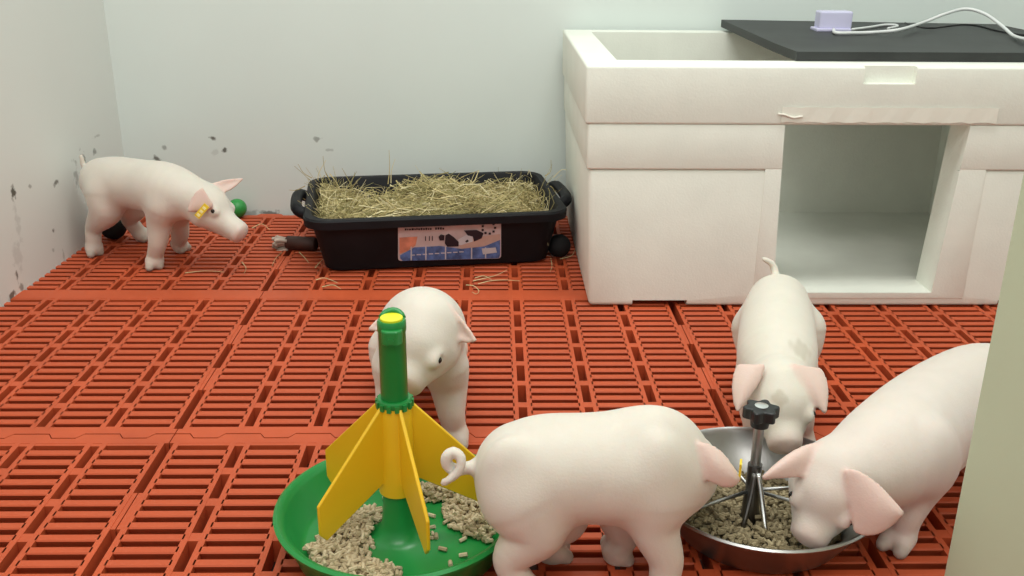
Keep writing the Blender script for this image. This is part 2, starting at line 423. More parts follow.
tb.f += [tuple(reversed(range(n))), tuple(range((len(rings)-1)*n, len(rings)*n))]
autosmooth(tb.build('shell', M['tub'], tub), 40)
for s in (-1, 1):
    pts = [tcx @ Vector((s * (HX - .012), -.070, TZ - .022)), tcx @ Vector((s * (HX + .012), -.066, TZ - .010)), tcx @ Vector((s * (HX + .018), -.045, TZ - .006)), tcx @ Vector((s * (HX + .020), 0, TZ - .006)),
           tcx @ Vector((s * (HX + .018), .045, TZ - .006)), tcx @ Vector((s * (HX + .012), .066, TZ - .010)), tcx @ Vector((s * (HX - .012), .070, TZ - .022))]
    MB().tube(bezier(pts, 5), .0125, 10).build('handle', M['tub'], tub, True)
# picture label on the sloping front face
def tface(u, z, off=.0):          # u along tub, z height -> point on front face
    t = (z - .006) / (TZ - .028); y = -(HY - .038) - (.022) * t - off
    return tcx @ Vector((u, y, z))
def lab(name, poly, m, par, off):
    return mesh_obj(name, [tface(u, z, off) for u, z in poly], [tuple(range(len(poly)))], m, par)
def upx(px, py):                  # pixel -> (u,z) on the front face
    n_ = (tcx.to_3x3() @ Vector((0, -(TZ-.028), -.022))).normalized(); p0 = tface(0, .05); r = ray(px, py); o_ = Vector((0, 0, CAM_H))
    t = (p0 - o_).dot(n_) / r.dot(n_); q = tcx.inverted() @ (o_ + r * t); return (q.x, q.z)
m_lab = mat('label_paper', (.60, .50, .50), .4, var=.12, scale=30)
m_blu = mat('label_blue', (.10, .18, .42), .4, var=.5, scale=60)
m_org = mat('label_orange', (.72, .28, .18), .4, var=.25, scale=40)
m_blk = mat('label_black', (.02, .02, .03), .4)
m_wht = mat('label_white', (.62, .62, .66), .4, var=.1)
m_tan = mat('label_tan', (.60, .42, .36), .4, var=.15)
def rpoly(x0, y0, x1, y1, r=3):
    pts = []
    for cx_, cy_, a0 in ((x1 - r, y1 - r, 0), (x0 + r, y1 - r, 90), (x0 + r, y0 + r, 180), (x1 - r, y0 + r, 270)):
        for i in range(5):
            a = math.radians(a0 + 90 * i / 4); pts.append((cx_ + r * math.cos(a), cy_ + r * math.sin(a)))
    return pts
tilt = -(2.5) / 102
def lp(pts): return [upx(x, y + tilt * (x - 450)) for x, y in pts][::-1]
lo_ = lab('label', lp(rpoly(398, 220.5, 501, 259.5)), m_lab, tub, .0012)
def mark(name, pts, m, off=.0018):
    o = lab(name, lp(pts), m, None, off); o.parent = lo_; return o
lx = lambda x: 385 + x * .127; ly = lambda y: 205 + y * .127 + .0
def mk(name, pts, m, off=.0018): return mark(name, [(lx(x), ly(y) - tilt * (lx(x) - 450) * .0) for x, y in pts], m, off)
mk('tan_patch', [(580,320),(700,260),(905,235),(905,290),(780,330),(600,345)], m_tan)
mk('orange_patch', [(112,245),(255,240),(240,310),(180,350),(115,375)], m_org, .0019)
mk('blue_band', [(118,385),(230,325),(430,318),(600,345),(780,330),(905,282),(905,405),(895,425),(140,428),(120,410)], m_blu, .0021)
for x in (205, 320, 475, 680, 790): mk('divider', [(x-4,318+20*(x>600)),(x+6,318+20*(x>600)),(x+6,425),(x-4,425)], m_wht, .0025)
mk('picture', [(475,235),(500,222),(540,250),(580,290),(578,325),(490,325),(470,300)], m_blk, .0025)
mk('picture', [(420,245),(440,226),(468,235),(465,275),(430,275)], m_blk, .0025)
mk('picture', [(575,270),(640,235),(690,250),(690,290),(600,315),(580,312)], m_wht, .0025)
mk('picture', [(620,200),(720,198),(775,225),(760,265),(700,290),(690,250),(650,240)], m_blk, .0028)
mk('picture', [(630,285),(648,272),(660,285),(640,296)], m_blk, .0028)
mk('badge', [(760,345),(870,340),(880,380),(770,392)], m_wht, .0028)
for a in range(0, 360, 40):                                 # ring of dots
    cx_, cy_ = 815 + 50 * math.cos(math.radians(a)), 185 + 45 * math.sin(math.radians(a))
    mk('dot', [(cx_-9,cy_-8),(cx_+9,cy_-8),(cx_+9,cy_+9),(cx_-9,cy_+9)], m_blk, .0027)
for row, y, xs in ((0, 137, (140, 465)), (1, 178, (140, 455))):  # two unreadable lines of print
    x = xs[0]; rr = random.Random(3 + row)
    while x < xs[1]:
        w_ = rr.choice((10, 14, 18)); h_ = rr.choice((14, 18, 22))
        if rr.random() > .12: mk('printed_mark', [(x, y - h_ / 2 + 4), (x + w_, y - h_ / 2 + 4), (x + w_, y + 11), (x, y + 11)], m_blk, .0026)
        x += w_ + 5
for x in (315, 345, 368): mk('printed_mark', [(x,238),(x+7,238),(x+7,275),(x,275)], m_blk, .0026)
for k in range(9):
    x = 200 + k * 48; mk('printed_mark', [(x, 380 - k * 2), (x + 34, 380 - k * 2), (x + 34, 388 - k * 2), (x, 388 - k * 2)], m_wht, .0027)

# hay
def blades(name, items, m):
    mb = MB(); cols = []
    for pts, r, col in items:
        n0 = len(mb.v); mb.tube(pts, [r * (1 - .6 * i / (len(pts) - 1)) for i in range(len(pts))], 3, True); cols += [col] * (len(mb.v) - n0)
    o = mb.build(name, m); set_tint(o, np.array(cols)); return o
def hay_col():
    t = random.random(); a = np.array((.60, .48, .22)); b = np.array((.26, .23, .08)); c = np.array((.86, .76, .48))
    return (a * (1 - t) + b * t) if random.random() < .7 else (a * (1 - t) + c * t)
items = []
def hay_h(u, v): return .090 - .012 * v / HY + .014 * math.sin(u * 17 + 1) + .01 * math.sin(u * 31 + v * 20) + .018 * max(0, abs(u) / HX - .55) * 2
for i in range(3400):
    u = random.uniform(-HX + .04, HX - .04); v = random.uniform(-HY + .042, HY - .042)
    a = random.uniform(0, math.pi) if random.random() < .4 else random.gauss(0, .55)
    L_ = random.uniform(.04, .12); lift = random.gauss(0, .016); bend = random.gauss(0, .016)
    z = hay_h(u, v) + random.uniform(-.022, .014)
    d = Vector((math.cos(a), math.sin(a), 0)); s_ = Vector((-d.y, d.x, 0)); pts = []
    for t in (-.5, -.17, .17, .5):
        q = Vector((u, v, z)) + d * L_ * t + s_ * bend * (1 - 4 * t * t) + Vector((0, 0, lift * t * 2 + abs(bend) * .8 * (1 - 4 * t * t)))
        mg = .030 if q.z > .1 else .040; q.x = max(-HX + mg, min(HX - mg, q.x)); q.y = max(-HY + mg, min(HY - mg, q.y)); pts.append(tcx @ q)
    items.append((pts, random.uniform(.0008, .0017), hay_col()))
for i in range(620):                              # stems that stick up, more at both ends
    e = random.random()
    u = (random.choice((-1, -1, 1)) * HX * random.uniform(.66, .88)) if e < .5 else random.uniform(-HX * .9, HX * .9)
    v = random.uniform(-HY * .6, HY * .82)
    a = random.uniform(0, 2 * math.pi); tl = random.uniform(.3, 1.15); L_ = random.uniform(.04, .09) * (1.15 if e < .5 else .85)
    d = Vector((math.cos(a) * math.sin(tl), math.sin(a) * math.sin(tl) * .7, math.cos(tl))); b = Vector((random.gauss(0, .012), random.gauss(0, .008), -random.uniform(0, .02)))
    p0 = Vector((u, v, hay_h(u, v) - .01)); pts = [tcx @ (p0 + d * L_ * t + b * t * t) for t in (0, .33, .66, 1)]
    items.append((pts, random.uniform(.0007, .0012), hay_col()))
for px, py, dx, dy in ((312,178,-14,-14),(318,180,8,-20),(331,182,-8,-26),(388,184,1,-34),(391,183,4,-24),(545,176,6,-16),(553,178,14,-8),(550,186,8,12),(305,186,-16,4),(440,185,16,-14),(352,186,-10,-18),(548,188,8,16)):
    a_, b_ = P(px, py, 2.1), P(px + dx, py + dy, 2.1); c_ = (a_ + b_) / 2 + Vector((random.gauss(0, .006), 0, random.gauss(0, .006)))
    items.append((bezier([a_, c_, b_], 3), .0012, hay_col()))
hay = blades('hay', items, M['straw']); tag(hay, 'dry yellow-green hay heaped inside the black tub', 'hay', kind='stuff')
# stray straws on the floor
def straw(pts_px, label, r=.0011):
    pts = [G(x, y, .0025 + dz) for x, y, dz in pts_px]
    o = blades('straw_stem', [(bezier(pts, 5), r, np.array((.62, .50, .26)))], M['straw']); tag(o, label, 'straw', 'loose straw on the slatted floor')
straw([(473,281,0),(486,278,.004),(497,275,.004),(507,270,.006)], "straight loose straw stem slanting across others in front of the tub")
straw([(466,285,0),(474,286,.002),(479,291,.004),(476,294,0),(472,292,0)], "curled loose straw stem with a hooked end in front of the tub")
straw([(478,284,.0),(490,281,.003),(504,280,.003),(520,281,0)], "long bowed straw stem lying level in front of the tub")
straw([(475,278,.0),(484,276,.003),(492,280,.003)], "shortest straw stem of the tangle in front of the tub")
straw([(316,280,0),(325,278,.003),(338,283,.002)], "bowed straw stem alone on the floor under the tub's left corner")
straw([(322,287,0),(333,285,.004),(341,289,.0)], "short bent straw stem beside the bowed one near the tub's left corner")
straw([(299,252,.0),(304,257,.004),(309,263,.0)], "straw stem lying under the brown chew rod"); straw([(282,252,.0),(276,258,.003),(272,266,0)], "straw stem lying beside the frayed end of the chew rod"); straw([(315,268,0),(320,262,.004),(325,258,0)], "straw stem leaning at the foot of the tub by the chew rod")
straw([(242,262,0),(246,268,.003),(244,274,0)], "short straw stem on the floor in front of the corner piglet's snout"); straw([(185,273,0),(205,271,.002),(224,272,0)], "long thin straw stem on the floor by the corner piglet's front feet"); straw([(252,228,0),(262,224,.004),(270,230,0)], "straw stem on the floor near the green ball")
straw([(551,258,0),(552,266,.004),(550,272,0)], "straw stem on the floor below the tub's corner near the foam box"); straw([(560,259,0),(571,256,.004),(575,250,.0)], "straw stem lying beside the black ball at the foam box")

# chew rod beside the tub
a_, b_ = G(287, 249), G(317, 251); r_ = .0155
cr = empty('chew_rod', (a_.x, a_.y, 0)); tag(cr, 'dark brown round rod with a pale frayed end beside the tub', 'chew toy')
a_.z = b_.z = r_; d_ = (b_ - a_).normalized()
MB().tube([a_, a_ + d_ * .003, b_ - d_ * .003, b_], [r_ * .8, r_, r_, r_ * .8], 14).build('rod', M['brown'], cr, True)
fm = MB()
for i in range(26):
    o_ = Vector((0, random.gauss(0, .005), random.gauss(0, .005))); fm.tube(bezier([a_ + o_ + d_ * .004, a_ + o_ * 1.3 - d_ * .015, a_ + o_ * (1.4 + random.random()) - d_ * random.uniform(.022, .034) + Vector((0, 0, -.004))], 3), .0038, 5)
fm.build('frayed_end', M['fray'], cr, True)

def ball(name, c, r, m, label, cat='ball'):
    bm = bmesh.new(); bmesh.ops.create_uvsphere(bm, u_segments=32, v_segments=20, radius=r)
    for v in bm.verts:                       # moulded seam round the middle
        if abs(v.co.z) < r * .06: v.co.x *= .985; v.co.y *= .985
    me = bpy.data.meshes.new(name); bm.to_mesh(me); bm.free(); me.materials.append(m)
    me.polygons.foreach_set('use_smooth', [True] * len(me.polygons))
    o = link(bpy.data.objects.new(name, me)); o.location = (c[0], c[1], r); o.rotation_euler = (.5, .3, 0); tag(o, label, cat); return o
c = P(114, 232, 2.15); ball('toy_ball', (c.x, 2.15), .030, M['rubber'], 'black rubber ball on the floor behind the piglet in the corner')
c = P(237, 207, 2.325); ball('toy_ball', (c.x, 2.325), .0235, M['gball'], 'green ball lying against the back wall')
ball('toy_ball', (.1445, 2.025), .0255, M['rubber'], 'black ball wedged between the tub and the foam box')

# ------------------------------------------------------------------ pellets
def pellets(name, spots, label, cols):
    """spots: (x, y, z, yaw, tilt, length, radius)"""
    mb = MB(); cl = []
    for x, y, z, yaw, ti, L_, r in spots:
        d = Vector((math.cos(yaw) * math.cos(ti), math.sin(yaw) * math.cos(ti), math.sin(ti))) * (L_ / 2); p = Vector((x, y, z))
        n0 = len(mb.v); mb.tube([p - d, p + d], r, 6); k = random.random()
        cl += [np.array(cols[0]) * (1 - k) + np.array(cols[1]) * k] * (len(mb.v) - n0)
    o = mb.build(name, M['pellet']); set_tint(o, np.array(cl)); tag(o, label, 'feed', kind='stuff'); return o

# ------------------------------------------------------------------ green rocket feeder
GX, GY = -.110, .972
gf = empty('pan_feeder', (GX, GY, 0)); tag(gf, 'round green pan feeder with a post and four yellow fins', 'feeder')
R = .141
prof = [(.0, .001), (.114, .001), (.120, .004), (R - .005, .047), (R + .001, .0485), (R + .002, .052), (R - .002, .0545), (R - .007, .052), (R - .012, .046), (.116, .014), (.108, .010), (.060, .0105), (.036, .0125), (.026, .018), (.0205, .030), (.0180, .055), (.0172, .10)]
autosmooth(MB().lathe(prof + [(.0172, .104), (0, .104)], (GX, GY, 0), 72).build('pan', M['green'], gf), 50)
MB().lathe([(.0, .095), (.0155, .095), (.0150, .272), (.0158, .273), (.0158, .283), (.0145, .2855), (0, .2855)], (GX, GY, 0), 40).build('post', M['green'], gf)
autosmooth(gf.children[-1], 40)
MB().lathe([(0, .285), (.0124, .285), (.0124, .2875), (.0116, .2882), (0, .2882)], (GX, GY, 0), 32).build('cap_disc', M['ycap'], gf)
# crest behind the cap and latch on the front of the post
lt = MB()
for k, (a, zz, rr) in enumerate(((90, .290, .0175),)):
    pass
cr_ = []
for k in range(9):
    a = math.radians(20 + 140 * k / 8); cr_.append((GX + .0125 * math.cos(a), GY + .0125 * math.sin(a) + .003, .284 + .0055 * math.sin(math.pi * k / 8)))
MB().tube(cr_, .0036, 8).build('cap_crest', M['green'], gf, True)
lt.prism([(GX - .010, GY - .0165), (GX - .005, GY - .0215), (GX + .007, GY - .0215), (GX + .0125, GY - .0165), (GX + .0125, GY - .008), (GX - .010, GY - .008)], .262, .279)
o = lt.build('latch', M['green'], gf); b_ = o.modifiers.new('b', 'BEVEL'); b_.width = .002; b_.segments = 2
o = MB().tube([(GX + .0005, GY - .0228, .2685), (GX + .0005, GY - .016, .2685)], .0032, 12).build('latch_pin', M['green'], gf)
# yellow sleeve with toothed collar
autosmooth(MB().lathe([(.0180, .073), (.0215, .073), (.0215, .078), (.0200, .120), (.0188, .182), (.0180, .187), (.0165, .187), (.0172, .080), (.0180, .073)], (GX, GY, 0), 40).build('sleeve', M['yellow'], gf), 40)
col = MB().lathe([(.0150, .184), (.0190, .184), (.0196, .186), (.0196, .190), (.0185, .192), (.0150, .192)], (GX, GY, 0), 36)
for k in range(14):
    a = 2 * math.pi * k / 14; c_, s_ = math.cos(a), math.sin(a); t_ = Vector((-s_, c_, 0)); q = Vector((GX, GY, 0)); rd = Vector((c_, s_, 0))
    vs = []
    for z in (.1815, .1895):
        for rr, tt in ((.0180, -.0024), (.0214, -.0024), (.0214, .0024), (.0180, .0024)): vs.append(q + rd * rr + t_ * tt + Vector((0, 0, z)))
    col.add(vs, [(3,2,1,0),(4,5,6,7),(0,1,5,4),(1,2,6,5),(2,3,7,6),(3,0,4,7)])
col.build('collar', M['green'], gf)
FIN = [(.016, .185), (.0205, .184), (.106, .094), (.106, .058), (.098, .048), (.019, .090)]
for ang in (-67, 5, 77, 149, 221):
    a = math.radians(ang); rd = Vector((math.cos(a), math.sin(a), 0)); td = Vector((-rd.y, rd.x, 0)) * .0021; q = Vector((GX, GY, 0)); n = len(FIN)
    vs = [q + rd * r + Vector((0, 0, z)) - td for r, z in FIN] + [q + rd * r + Vector((0, 0, z)) + td for r, z in FIN]
    o = mesh_obj('fin', vs, [tuple(range(n)), tuple(reversed(range(n, 2 * n)))] + [(i, n + i, n + (i + 1) % n, (i + 1) % n) for i in range(n)], M['yellow'], gf)
    autosmooth(o, 20); b_ = o.modifiers.new('b', 'BEVEL'); b_.width = .0012; b_.segments = 2
sp = []; tries = 0
def heap_green(x, y):
    """heap density in pan coordinates, read off the photo"""
    d = 0
    for cx_, cy_, rx, ry in ((-.075, -.055, .050, .040), (-.045, -.080, .055, .030), (-.060, -.005, .036, .050), (-.040, .015, .022, .04), (.085, .045, .040, .045), (.10, .015, .028, .035), (.05, .085, .05, .022)):
        d = max(d, 1 - ((x - cx_) / rx) ** 2 - ((y - cy_) / ry) ** 2)
    return d
def pan_z(r): return .0105
while len(sp) < 1400 and tries < 60000:
    tries += 1
    x, y = random.uniform(-.125, .125), random.uniform(-.125, .125); r = math.hypot(x, y)
    if r > .110 or r < .034: continue
    d = heap_green(x, y)
    if random.random() > max(d * 1.6, .012): continue
    zz = pan_z(r) + .0028 + random.random() * max(0, d) * .014
    sp.append((GX + x, GY + y, zz, random.uniform(0, 6.28), random.gauss(0, .25), random.uniform(.006, .011), random.uniform(.0021, .0026)))
pellets('feed_pellets', sp, 'small tan feed pellets scattered in the green pan', ((.44, .34, .20), (.64, .53, .35)))

# ------------------------------------------------------------------ steel bowl
SX, SY = .321, 1.003
sb = empty('steel_bowl', (SX, SY, 0)); tag(sb, 'round stainless steel feeding bowl with a black star knob on a centre rod', 'bowl')
prof = [(0, .001), (.092, .001), (.100, .004), (.1335, .054), (.1375, .057), (.1385, .0595), (.1365, .0615), (.1330, .060), (.1300, .055), (.098, .007), (.090, .004), (0, .004)]
autosmooth(MB().lathe(prof, (SX, SY, 0), 80).build('shell', M['steel'], sb), 50)
RX, RY = SX - .012, SY - .010
MB().lathe([(0, .004), (.011, .004), (.010, .040), (.0085, .062), (.0085, .092), (0, .092)], (RX, RY, 0), 20).build('sleeve', M['dsteel'], sb); autosmooth(sb.children[-1], 40)
MB().lathe([(0, .08), (.006, .08), (.006, .150), (0, .150)], (RX, RY, 0), 16).build('rod', M['steel'], sb); autosmooth(sb.children[-1], 40)
kp = []
for k in range(60):
    a = 2 * math.pi * k / 60; rr = .0185 + .0030 * math.cos(6 * a); kp.append((RX + rr * math.cos(a), RY + rr * math.sin(a)))
kb = MB().prism(kp, .154, .168).build('knob', M['knob'], sb); b_ = kb.modifiers.new('b', 'BEVEL'); b_.width = .002; b_.segments = 2; b_.limit_method = 'ANGLE'
o = MB().lathe([(0, .143), (.0105, .143), (.012, .155), (0, .155)], (RX, RY, 0), 24).build('knob_neck', M['knob'], sb); autosmooth(o, 40)
o = MB().lathe([(0, .168), (.0078, .168), (.0078, .1695), (.004, .1702), (0, .1702)], (RX, RY, 0), 20).build('knob_insert', M['chrome'], sb); autosmooth(o, 40)
for a, z1, rl in ((200, .045, .105), (15, .045, .108), (100, .05, .112), (340, .045, .104)):
    a = math.radians(a); MB().tube([(RX + .006 * math.cos(a), RY + .006 * math.sin(a), .056), (RX + rl * math.cos(a), RY + rl * math.sin(a), z1)], .0022, 8).build('spoke', M['steel'], sb, True)
for dx, dy in ((.012, -.034), (-.014, -.018)):
    MB().tube(bezier([(RX + dx * .15, RY - .009, .085), (RX + dx * .5, RY - .012 + dy * .3, .055), (RX + dx, RY - .010 + dy * .7, .014)], 5), .0032, 8).build('strut', M['chrome'] if dx > 0 else M['dsteel'], sb, True)
sp = []
for i in range(1900):
    r = .096 * math.sqrt(random.random()); a = random.uniform(0, 6.28); x, y = r * math.cos(a), r * math.sin(a)
    h_ = .005 + .012 * random.random() + .008 * max(0, 1 - (r / .09) ** 2)
    if math.hypot(SX + x - RX, SY + y - RY) < .0125: continue
    sp.append((SX + x, SY + y, h_ + .002, random.uniform(0, 6.28), random.gauss(0, .3), random.uniform(.006, .010), random.uniform(.0022, .0027)))
pellets('feed_pellets', sp, 'brown-grey feed pellets lying in the steel bowl', ((.24, .19, .105), (.42, .34, .20)))

# ------------------------------------------------------------------ piglets: one smooth surface per animal
VOX = .0027
class Field:
    def __init__(s, lo, hi):
        s.lo = np.array(lo, float); n = np.ceil((np.array(hi) - s.lo) / VOX).astype(int) + 1
        s.F = np.full(tuple(n), 1.0, np.float32); s.ax = [s.lo[i] + VOX * np.arange(n[i]) for i in range(3)]
    def sub(s, lo, hi):
        i0 = [max(0, int((lo[i] - s.lo[i]) / VOX) - 1) for i in range(3)]; i1 = [min(s.F.shape[i], int((hi[i] - s.lo[i]) / VOX) + 3) for i in range(3)]
        sl = tuple(slice(a, max(a + 1, b)) for a, b in zip(i0, i1))
        return sl, s.ax[0][sl[0]][:, None, None], s.ax[1][sl[1]][None, :, None], s.ax[2][sl[2]][None, None, :]
    def blend(s, sl, d, k):
        a = s.F[sl]; h = np.clip(.5 + .5 * (a - d) / k, 0, 1); s.F[sl] = a * (1 - h) + d * h - k * h * (1 - h)
    def cone(s, p, q, r1, r2, k=.012):
        p, q = np.array(p, float), np.array(q, float); m = max(r1, r2) + k + .012
        sl, X, Y, Z = s.sub(np.minimum(p, q) - m, np.maximum(p, q) + m)
        ba = q - p; l2 = float(ba @ ba) + 1e-9
        t = np.clip(((X - p[0]) * ba[0] + (Y - p[1]) * ba[1] + (Z - p[2]) * ba[2]) / l2, 0, 1)
        d = np.sqrt((X - p[0] - ba[0]*t)**2 + (Y - p[1] - ba[1]*t)**2 + (Z - p[2] - ba[2]*t)**2) - (r1 + (r2 - r1) * t)
        s.blend(sl, d, k)
    def chain(s, pts, rads, k):
        pts = np.array([tuple(p) for p in pts]); lo, hi = pts.min(0) - max(rads) - .03, pts.max(0) + max(rads) + .03
        sl, X, Y, Z = s.sub(lo, hi); D = None
        for p, q, r1, r2 in zip(pts, pts[1:], rads, rads[1:]):
            ba = q - p; l2 = float(ba @ ba) + 1e-9; t = np.clip(((X - p[0]) * ba[0] + (Y - p[1]) * ba[1] + (Z - p[2]) * ba[2]) / l2, 0, 1)
            d = np.sqrt((X - p[0] - ba[0]*t)**2 + (Y - p[1] - ba[1]*t)**2 + (Z - p[2] - ba[2]*t)**2) - (r1 + (r2 - r1) * t)
            D = d if D is None else np.minimum(D, d)
        s.blend(sl, D, k)
    def ell(s, c, axes, rad, k=.012):       # ellipsoid with 3 axis vectors
        c = np.array(c, float); m = max(rad) + k + .012; sl, X, Y, Z = s.sub(c - m, c + m)
        q1 = 0; q2 = 0
        for a, r in zip(axes, rad):
            t = (X - c[0]) * a[0] + (Y - c[1]) * a[1] + (Z - c[2]) * a[2]; q1 = q1 + (t / r) ** 2; q2 = q2 + (t / r ** 2) ** 2
        k1 = np.sqrt(q1); k2 = np.sqrt(q2) + 1e-6; s.blend(sl, k1 * (k1 - 1) / k2, k)
    def carve(s, c, r, k=.004):
        c = np.array(c, float); m = r + k + .01; sl, X, Y, Z = s.sub(c - m, c + m)
        d = r - np.sqrt((X - c[0])**2 + (Y - c[1])**2 + (Z - c[2])**2); a = s.F[sl]
        h = np.clip(.5 - .5 * (a - d) / k, 0, 1); s.F[sl] = a * (1 - h) + d * h + k * h * (1 - h)
    def disc(s, c, n, r, hh, rnd, k):       # rounded short cylinder
        c = np.array(c, float); n = np.array(n, float); m = r + hh + .02; sl, X, Y, Z = s.sub(c - m, c + m)
        t = (X-c[0])*n[0] + (Y-c[1])*n[1] + (Z-c[2])*n[2]
        rad = np.sqrt(np.maximum(0, (X-c[0])**2 + (Y-c[1])**2 + (Z-c[2])**2 - t*t)); dx = rad - r + rnd; dy = np.abs(t) - hh + rnd
        d = np.minimum(np.maximum(dx, dy), 0) + np.sqrt(np.maximum(dx, 0)**2 + np.maximum(dy, 0)**2) - rnd; s.blend(sl, d, k)
    def sheet(s, pts, r, k):
        pts = np.array(pts); lo, hi = pts.min(0) - r - k - .012, pts.max(0) + r + k + .012
        sl, X, Y, Z = s.sub(lo, hi); shp = (X.shape[0], Y.shape[1], Z.shape[2]); D = np.full(shp, 1.0)
        rr = r + k + .010; xs, ys, zs = X[:,0,0], Y[0,:,0], Z[0,0,:]
        for p in pts:
            ix = [max(0, int((p[i] - rr - a[0]) / VOX)) for i, a in enumerate((xs, ys, zs))]; jx = [max(0, int((p[i] + rr - a[0]) / VOX) + 2) for i, a in enumerate((xs, ys, zs))]
            v = tuple(slice(a, b) for a, b in zip(ix, jx))
            D[v] = np.minimum(D[v], np.sqrt((X[v[0]] - p[0])**2 + (Y[:, v[1]] - p[1])**2 + (Z[:, :, v[2]] - p[2])**2) - r)
        s.blend(sl, D, k)
    def mesh(s):
        F = s.F; n = F.shape; ins = F < 0
        cnt = sum(ins[i:n[0]-1+i, j:n[1]-1+j, k:n[2]-1+k].astype(np.int8) for i in (0,1) for j in (0,1) for k in (0,1))
        act = np.argwhere((cnt > 0) & (cnt < 8)); idx = np.full((n[0]-1, n[1]-1, n[2]-1), -1, np.int64); idx[tuple(act.T)] = np.arange(len(act))
        acc = np.zeros((len(act), 3)); num = np.zeros(len(act))
        cor = [(i, j, k) for i in (0,1) for j in (0,1) for k in (0,1)]
        for a in cor:
            for ax in range(3):
                if a[ax]: continue
                b = list(a); b[ax] = 1
                fa = F[tuple((act + a).T)].astype(float); fb_ = F[tuple((act + b).T)].astype(float); m = (fa < 0) != (fb_ < 0)
                t = np.where(m, fa / np.where(m, fa - fb_, 1), 0); p = np.tile(np.array(a, float), (len(act), 1)); p[:, ax] += t
                acc[m] += p[m]; num[m] += 1
        V = (act + acc / num[:, None]) * VOX + s.lo
        quads = []
        for ax in range(3):
            u, v = (ax + 1) % 3, (ax + 2) % 3
            sa = [slice(1, n[i]-1) for i in range(3)]; sa[ax] = slice(0, n[ax]-1); sb_ = list(sa); sb_[ax] = slice(1, n[ax])
            A, B = ins[tuple(sa)], ins[tuple(sb_)]
            for flip in (0, 1):
                e = np.argwhere((A & ~B) if not flip else (~A & B))
                off = np.array([1, 1, 1]); off[ax] = 0; e = e + off
                def cell(du, dv):
                    q = e.copy(); q[:, u] -= du; q[:, v] -= dv; return idx[tuple(q.T)]
                q = np.stack([cell(1,1), cell(0,1), cell(0,0), cell(1,0)], 1); quads.append(q if not flip else q[:, ::-1])
        Q = np.concatenate(quads)
        # gentle smoothing
        e = np.concatenate([Q[:, [0,1]], Q[:, [1,2]], Q[:, [2,3]], Q[:, [3,0]]])
        for lam in (.5, -.52, .5, -.52, .4):
            sm_ = np.zeros_like(V); c_ = np.zeros(len(V)); np.add.at(sm_, e[:,0], V[e[:,1]]); np.add.at(c_, e[:,0], 1)
            np.add.at(sm_, e[:,1], V[e[:,0]]); np.add.at(c_, e[:,1], 1); V = V + lam * (sm_ / c_[:, None] - V)
        return V, Q
nv = lambda a: Vector(a).normalized()

def make_ear(f, tags, b1, b2, tip, cup, droop, ex=1.6, r=.0026):
    """leaf-shaped ear from base edge b1-b2 to tip; cup pushes the middle back, droop bends the outer half"""
    b1, b2, tip, cup, droop = map(Vector, (b1, b2, tip, cup, droop)); mid = (b1 + b2) / 2; half = (b2 - b1) / 2; L_ = (tip - mid).length; pts = []
    nv_ = max(8, int(L_ / .0016)); nu = max(6, int(half.length * 2 / .0016))
    for j in range(nv_ + 1):
        v = j / nv_; wd = (1 - v ** ex) ** .85 * (.90 + .6 * v * (1 - v))
        for i in range(nu + 1):
            u = -1 + 2 * i / nu
            pts.append(mid + (tip - mid) * v + half * u * wd + cup * (1 - u * u) * (.15 + 2.2 * v * (1 - v)) + droop * v * v * (1 + .0 * u))
    pts = [tuple(p) for p in pts]; f.sheet(pts, r, .006); tags.append(('ear', np.array(pts)))

